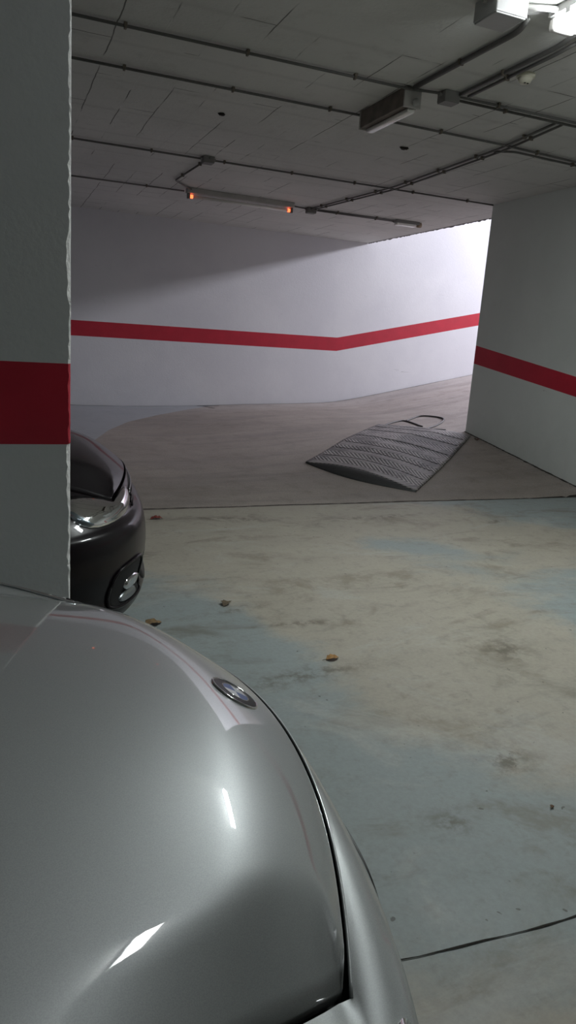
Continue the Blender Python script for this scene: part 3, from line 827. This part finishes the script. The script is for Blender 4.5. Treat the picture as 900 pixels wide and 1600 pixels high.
            bm_obj('rim', bm, M_alloy, w_, True)
            bm = bmesh.new(); cyl(bm, (0, 0, 0), .20, .12, 'Y', 30); bm_obj('brake_drum', bm, M_gap, w_)
            bm = bmesh.new(); box(bm, (uw, sg*(car.W-.20), .36), (.70, .34, .50), .12, seg=3)
            # keep the liner inside the shell
            for v in bm.verts: v.co.z = max(.2, min(v.co.z, .60))
            bm_obj('wheel_arch_liner', bm, M_gap, root)
    # underside
    bm = bmesh.new(); box(bm, ((car.tail+car.U0)/2-.05, 0, .23), (abs(car.tail)-.35, 1.15, .08), .02); bm_obj('underbody', bm, M_gap, root)

M_silver = paint('silver_paint', (.39, .41, .41), .55, .44, cr=.015)
M_dark = paint('black_plum_paint', (.007, .005, .0065), 0., .3)

# ---- silver car
SX, SY, SR = .3078, .9291, .0539
sc = Car(ze0=.6673, kz=.2097, ue0=.0812, kv=.5607, hw=.4494, flare=.2504, U0=.1038, D=.5667, h1=.053, h2=.0925, h3=.1849, spread=.3531, dome=.0149)
silver = thing('car', 'silver saloon car in the foreground with a round badge on its bonnet', 'car', (SX, SY, 0), SR, 'parked cars')
build_car(sc, silver, M_silver)
# badge
def badge(car, root):
    v0, u0 = 0., .013; z0 = car.hood_z(u0, v0); e = .01
    tu = Vector((-2*e, 0, car.hood_z(u0-e, 0)-car.hood_z(u0+e, 0))).normalized(); tv = Vector((0, 1, 0)); n_ = tv.cross(tu); n_ = n_ if n_.z > 0 else -n_
    Mx = Matrix((tu, tv, n_)).transposed()   # columns: back, left, normal
    o0 = Vector((u0, v0, z0)) + n_*.001
    b = bpy.data.objects.new('badge', None); C.objects.link(b); b.parent = root; b.location = o0; b.rotation_euler = Mx.to_euler()
    def ring(r0, r1, z0_, z1_, m_, name, n=56, dome=0.):
        bm = bmesh.new(); A = [bm.verts.new((r0*math.cos(2*PI*k/n), r0*math.sin(2*PI*k/n), z0_)) for k in range(n)]; B = [bm.verts.new((r1*math.cos(2*PI*k/n), r1*math.sin(2*PI*k/n), z1_)) for k in range(n)]
        for k in range(n): bm.faces.new((A[k], A[(k+1) % n], B[(k+1) % n], B[k]))
        return bm
    # chrome outer rim
    bm = bmesh.new(); n = 56; prof = [(.0412, -.006), (.0412, .000), (.0404, .0018), (.0388, .0022), (.0376, .0014), (.0374, .000)]
    R_ = [[bm.verts.new((r*math.cos(2*PI*k/n), r*math.sin(2*PI*k/n), z)) for k in range(n)] for r, z in prof]
    for a, c_ in zip(R_, R_[1:]):
        for k in range(n): bm.faces.new((a[k], a[(k+1) % n], c_[(k+1) % n], c_[k]))
    bm_obj('badge_rim', bm, M_chrome, b, True)
    gloss_black = mat('badge_black', (.003, .003, .004), .35, 0, 0, .25)
    bm = bmesh.new(); prof = [(.0378, .0009), (.031, .0016), (.0235, .0022)]
    R_ = [[bm.verts.new((r*math.cos(2*PI*k/n), r*math.sin(2*PI*k/n), z)) for k in range(n)] for r, z in prof]
    for a, c_ in zip(R_, R_[1:]):
        for k in range(n): bm.faces.new((a[k], a[(k+1) % n], c_[(k+1) % n], c_[k]))
    bm_obj('badge_ring', bm, gloss_black, b, True)
    bm = bmesh.new(); prof = [(.0240, .0021), (.0237, .0028), (.0227, .0028), (.0224, .0022)]
    R_ = [[bm.verts.new((r*math.cos(2*PI*k/n), r*math.sin(2*PI*k/n), z)) for k in range(n)] for r, z in prof]
    for a, c_ in zip(R_, R_[1:]):
        for k in range(n): bm.faces.new((a[k], a[(k+1) % n], c_[(k+1) % n], c_[k]))
    bm_obj('badge_inner_rim', bm, M_chrome, b, True)
    bm = bmesh.new(); cen = bm.verts.new((0, 0, .0030)); O = [bm.verts.new((.022*math.cos(2*PI*k/n), .022*math.sin(2*PI*k/n), .0024)) for k in range(n)]
    for k in range(n):
        f_ = bm.faces.new((cen, O[k], O[(k+1) % n])); f_.material_index = (k*4//n) % 2
    bm_obj('badge_quarters', bm, [mat('badge_white', (.7, .72, .75), .3, 0, .3), mat('badge_blue', (.04, .10, .30), .3, 0, .3)], b)
badge(sc, silver)
# kidney grilles, protruding just past the nose panel
for sg in (-1, 1):
    g0 = sc.patch('grille', silver, M_black, sg*.06 if sg > 0 else -.47, .47 if sg > 0 else -.06, 1.05, 2.4, .008, ex=3.2)
    g0['label'] = 'black slatted grille'
    for k in range(7):
        t_ = sg*(.11+.052*k); bm = bmesh.new()
        sweep(bm, [sc.S(t_, w)+sc.Nn(t_, w)*.008 for w in lin(1.4, 2.25, 12)], .003, 5); bm_obj('slat', bm, M_black, g0, True)
    bm = bmesh.new(); P = []
    for k in range(41):
        a = 2*PI*k/40; c_, s_ = math.cos(a), math.sin(a)
        x = math.copysign(abs(c_)**(2/3.2), c_); y = math.copysign(abs(s_)**(2/3.2), s_); t_ = sg*.265+.205*x; w = 1.7+.7*y
        P.append(sc.S(t_, w)+sc.Nn(t_, w)*.004)
    sweep(bm, P, .004, 6); bm_obj('grille_surround', bm, M_black, g0, True)
    # headlamps
    a, b_ = (.80, 1.40) if sg > 0 else (-1.40, -.80)
    hl = sc.patch('headlight', silver, M_darkchrome, a, b_, .55, 1.95, .002, ex=4.)
    sc.patch('lens', hl, M_lens, a, b_, .53, 1.97, .006, ex=4., dome=.004)
    for k in range(9):
        t_ = a+(b_-a)*(.12+.085*k); bm = bmesh.new()
        sweep(bm, [sc.S(t_, w)+sc.Nn(t_, w)*.004 for w in lin(.75, 1.8, 10)], .003, 5); bm_obj('lens_rib', bm, M_chrome, hl, True)
    # lower intake
    sc.patch('fog_light_recess', silver, M_black, .72 if sg > 0 else -1.12, 1.12 if sg > 0 else -.72, 3.1, 4.3, .003, ex=3.)
sc.patch('lower_air_intake', silver, M_black, -.58, .58, 3.2, 4.6, .003, ex=5.)
pp = sc.patch('number_plate', silver, M_plate_w, -.36, .36, 2.45, 3.1, .012, ex=9.)

# ---- dark car
dc = Car(ze0=.655, kz=.16, h1=.10, h2=.14, h3=.15, ue0=.05, kv=.30, hw=.52, flare=.12, U0=.075, D=.50, n=3.0, m=1.8, h2s=.08,
         levels=[(.560, -.01, 0.), (.525, .035, .004), (.41, .05, .006), (.30, .03, .0), (.245, .045, -.005), (.185, .01, -.03), (.14, -.08, -.09)], dome=.004)
DX, DY, DR = .465, 3.12, math.radians(-5)
dark = thing('car', 'glossy black car behind the pillar showing one headlight and front bumper', 'car', (DX, DY, 0), DR, 'parked cars')
build_car(dc, dark, M_dark)
for sg in (-1, 1):
    def R2(a, b_): return (a, b_) if sg > 0 else (-b_, -a)
    a, b_ = R2(.58, 1.20)
    hl = dc.patch('headlight', dark, M_darkchrome, a, b_, .06, 1.0, .001, ex=2.4)
    dc.patch('lens', hl, M_lens, a, b_, .03, 1.04, .006, ex=2.4, dome=.010)
    x0, x1 = R2(.98, 1.12); dc.patch('reflector_cup', hl, M_chrome, x0, x1, .25, .8, .004, ex=2., dome=.004)
    x0, x1 = R2(.70, .92); dc.patch('lamp_bowl', hl, M_darkchrome, x0, x1, .2, .85, .003, ex=2., dome=.004)
    # fog lamp recess
    a, b_ = R2(.74, 1.09)
    fr = dc.patch('fog_light_recess', dark, M_gap, a, b_, 3.0, 4.8, .002, ex=4.)
    P = []
    for k in range(41):
        an = 2*PI*k/40; c_, s_ = math.cos(an), math.sin(an); x = math.copysign(abs(c_)**(2/4), c_); y = math.copysign(abs(s_)**(2/4), s_)
        P.append(dc.S((a+b_)/2+(b_-a)/2*x, 3.9+.9*y)+dc.Nn((a+b_)/2+(b_-a)/2*x, 3.9+.9*y)*.004)
    bm = bmesh.new(); sweep(bm, P, .006, 6); bm_obj('recess_edge', bm, M_dark, fr, True)
    x0, x1 = R2(.81, .98); dc.patch('chrome_blade', fr, M_chrome, x0, x1, 3.55, 3.95, .014, ex=3.)
    x0, x1 = R2(.83, 1.02); dc.patch('fog_light', fr, M_darkchrome, x0, x1, 4.05, 4.6, .008, ex=3.)
gr = dc.patch('grille', dark, M_black, -.5, .5, .35, 1.2, .003, ex=3.)
for k in range(4):
    bm = bmesh.new(); sweep(bm, [dc.S(t_, .5+.2*k)+dc.Nn(t_, .5+.2*k)*.006 for t_ in lin(-.56, .56, 30)], .004, 5); bm_obj('slat', bm, M_chrome if k == 0 else M_dark, gr, True)
dc.patch('lower_air_intake', dark, M_black, -.6, .6, 3.3, 5.0, .003, ex=5.)

# litter on the floor
leaf('curled brown dry leaf on the floor in front of the black car', .60, 2.86, .085, (.20, .13, .06), 3, .2)
leaf('small orange brown leaf in the middle of the floor', 1.22, 2.35, .06, (.30, .16, .05), 4, .1)
leaf('small dark red leaf beside the black car bumper', .98, 4.62, .09, (.20, .035, .025), 5, .1)
leaf('thin curled twig-like leaf between the black car and the floor middle', .98, 3.02, .07, (.10, .075, .045), 6, 1.)
leaf('tiny dark leaf on the right part of the floor, far from the cars', 1.42, 1.32, .016, (.10, .05, .02), 8, .7)
leaf('small dark brown leaf scrap by the corner of the right wall', 4.98, 6.55, .08, (.10, .04, .03), 9, 1.2, fz(4.98, 6.55))

# ------------------------------------------------------------------ light
def area(name, loc, rot, sx, sy, power, col):
    l = bpy.data.lights.new(name, 'AREA'); l.shape = 'RECTANGLE'; l.size = sx; l.size_y = sy; l.energy = power; l.color = col
    o = bpy.data.objects.new(name, l); C.objects.link(o); o.location = loc; o.rotation_euler = rot; return o
area('lamp_glow', (2.48, 2.70, H-.105), (0, 0, 0), .12, .6, 32, (.93, 1., .97))
area('lamp_glow_over_car', (1.35, .85, H-.105), (0, 0, 0), .12, .3, 1., (.95, 1., .98))
area('daylight_from_ramp_mouth', (11.2, 8.75, 4.5), (0, math.radians(80), 0), .5, 3.0, 530, (.91, .90, 1.))
w = bpy.data.worlds.new('World'); bpy.context.scene.world = w; w.use_nodes = True
w.node_tree.nodes['Background'].inputs[0].default_value = (.75, .8, .9, 1); w.node_tree.nodes['Background'].inputs[1].default_value = .05

# ------------------------------------------------------------------ camera
F, YAW, PIT, ROL = 1110., math.radians(22.75), math.radians(13.7), math.radians(-3.7)
cy, sy = math.cos(YAW), math.sin(YAW)
fw = Vector((sy*math.cos(PIT), cy*math.cos(PIT), -math.sin(PIT))); rt = Vector((cy, -sy, 0)); dn = fw.cross(rt)
rt2 = rt*math.cos(ROL)+dn*math.sin(ROL); dn2 = -rt*math.sin(ROL)+dn*math.cos(ROL)
cam = bpy.data.cameras.new('Camera'); co = bpy.data.objects.new('Camera', cam); C.objects.link(co)
Mx = Matrix((rt2, -dn2, -fw)).transposed().to_4x4(); Mx.translation = Vector((0, 0, 1.24)); co.matrix_world = Mx
cam.sensor_fit = 'VERTICAL'; cam.sensor_height = 24.; cam.sensor_width = 24.; cam.lens = F/1600*24.; cam.clip_start = .02
bpy.context.scene.camera = co
vs_ = bpy.context.scene.view_settings; vs_.view_transform = 'Standard'; vs_.look = 'None'; vs_.gamma = 1.; vs_.use_curve_mapping = False; vs_.exposure = .15
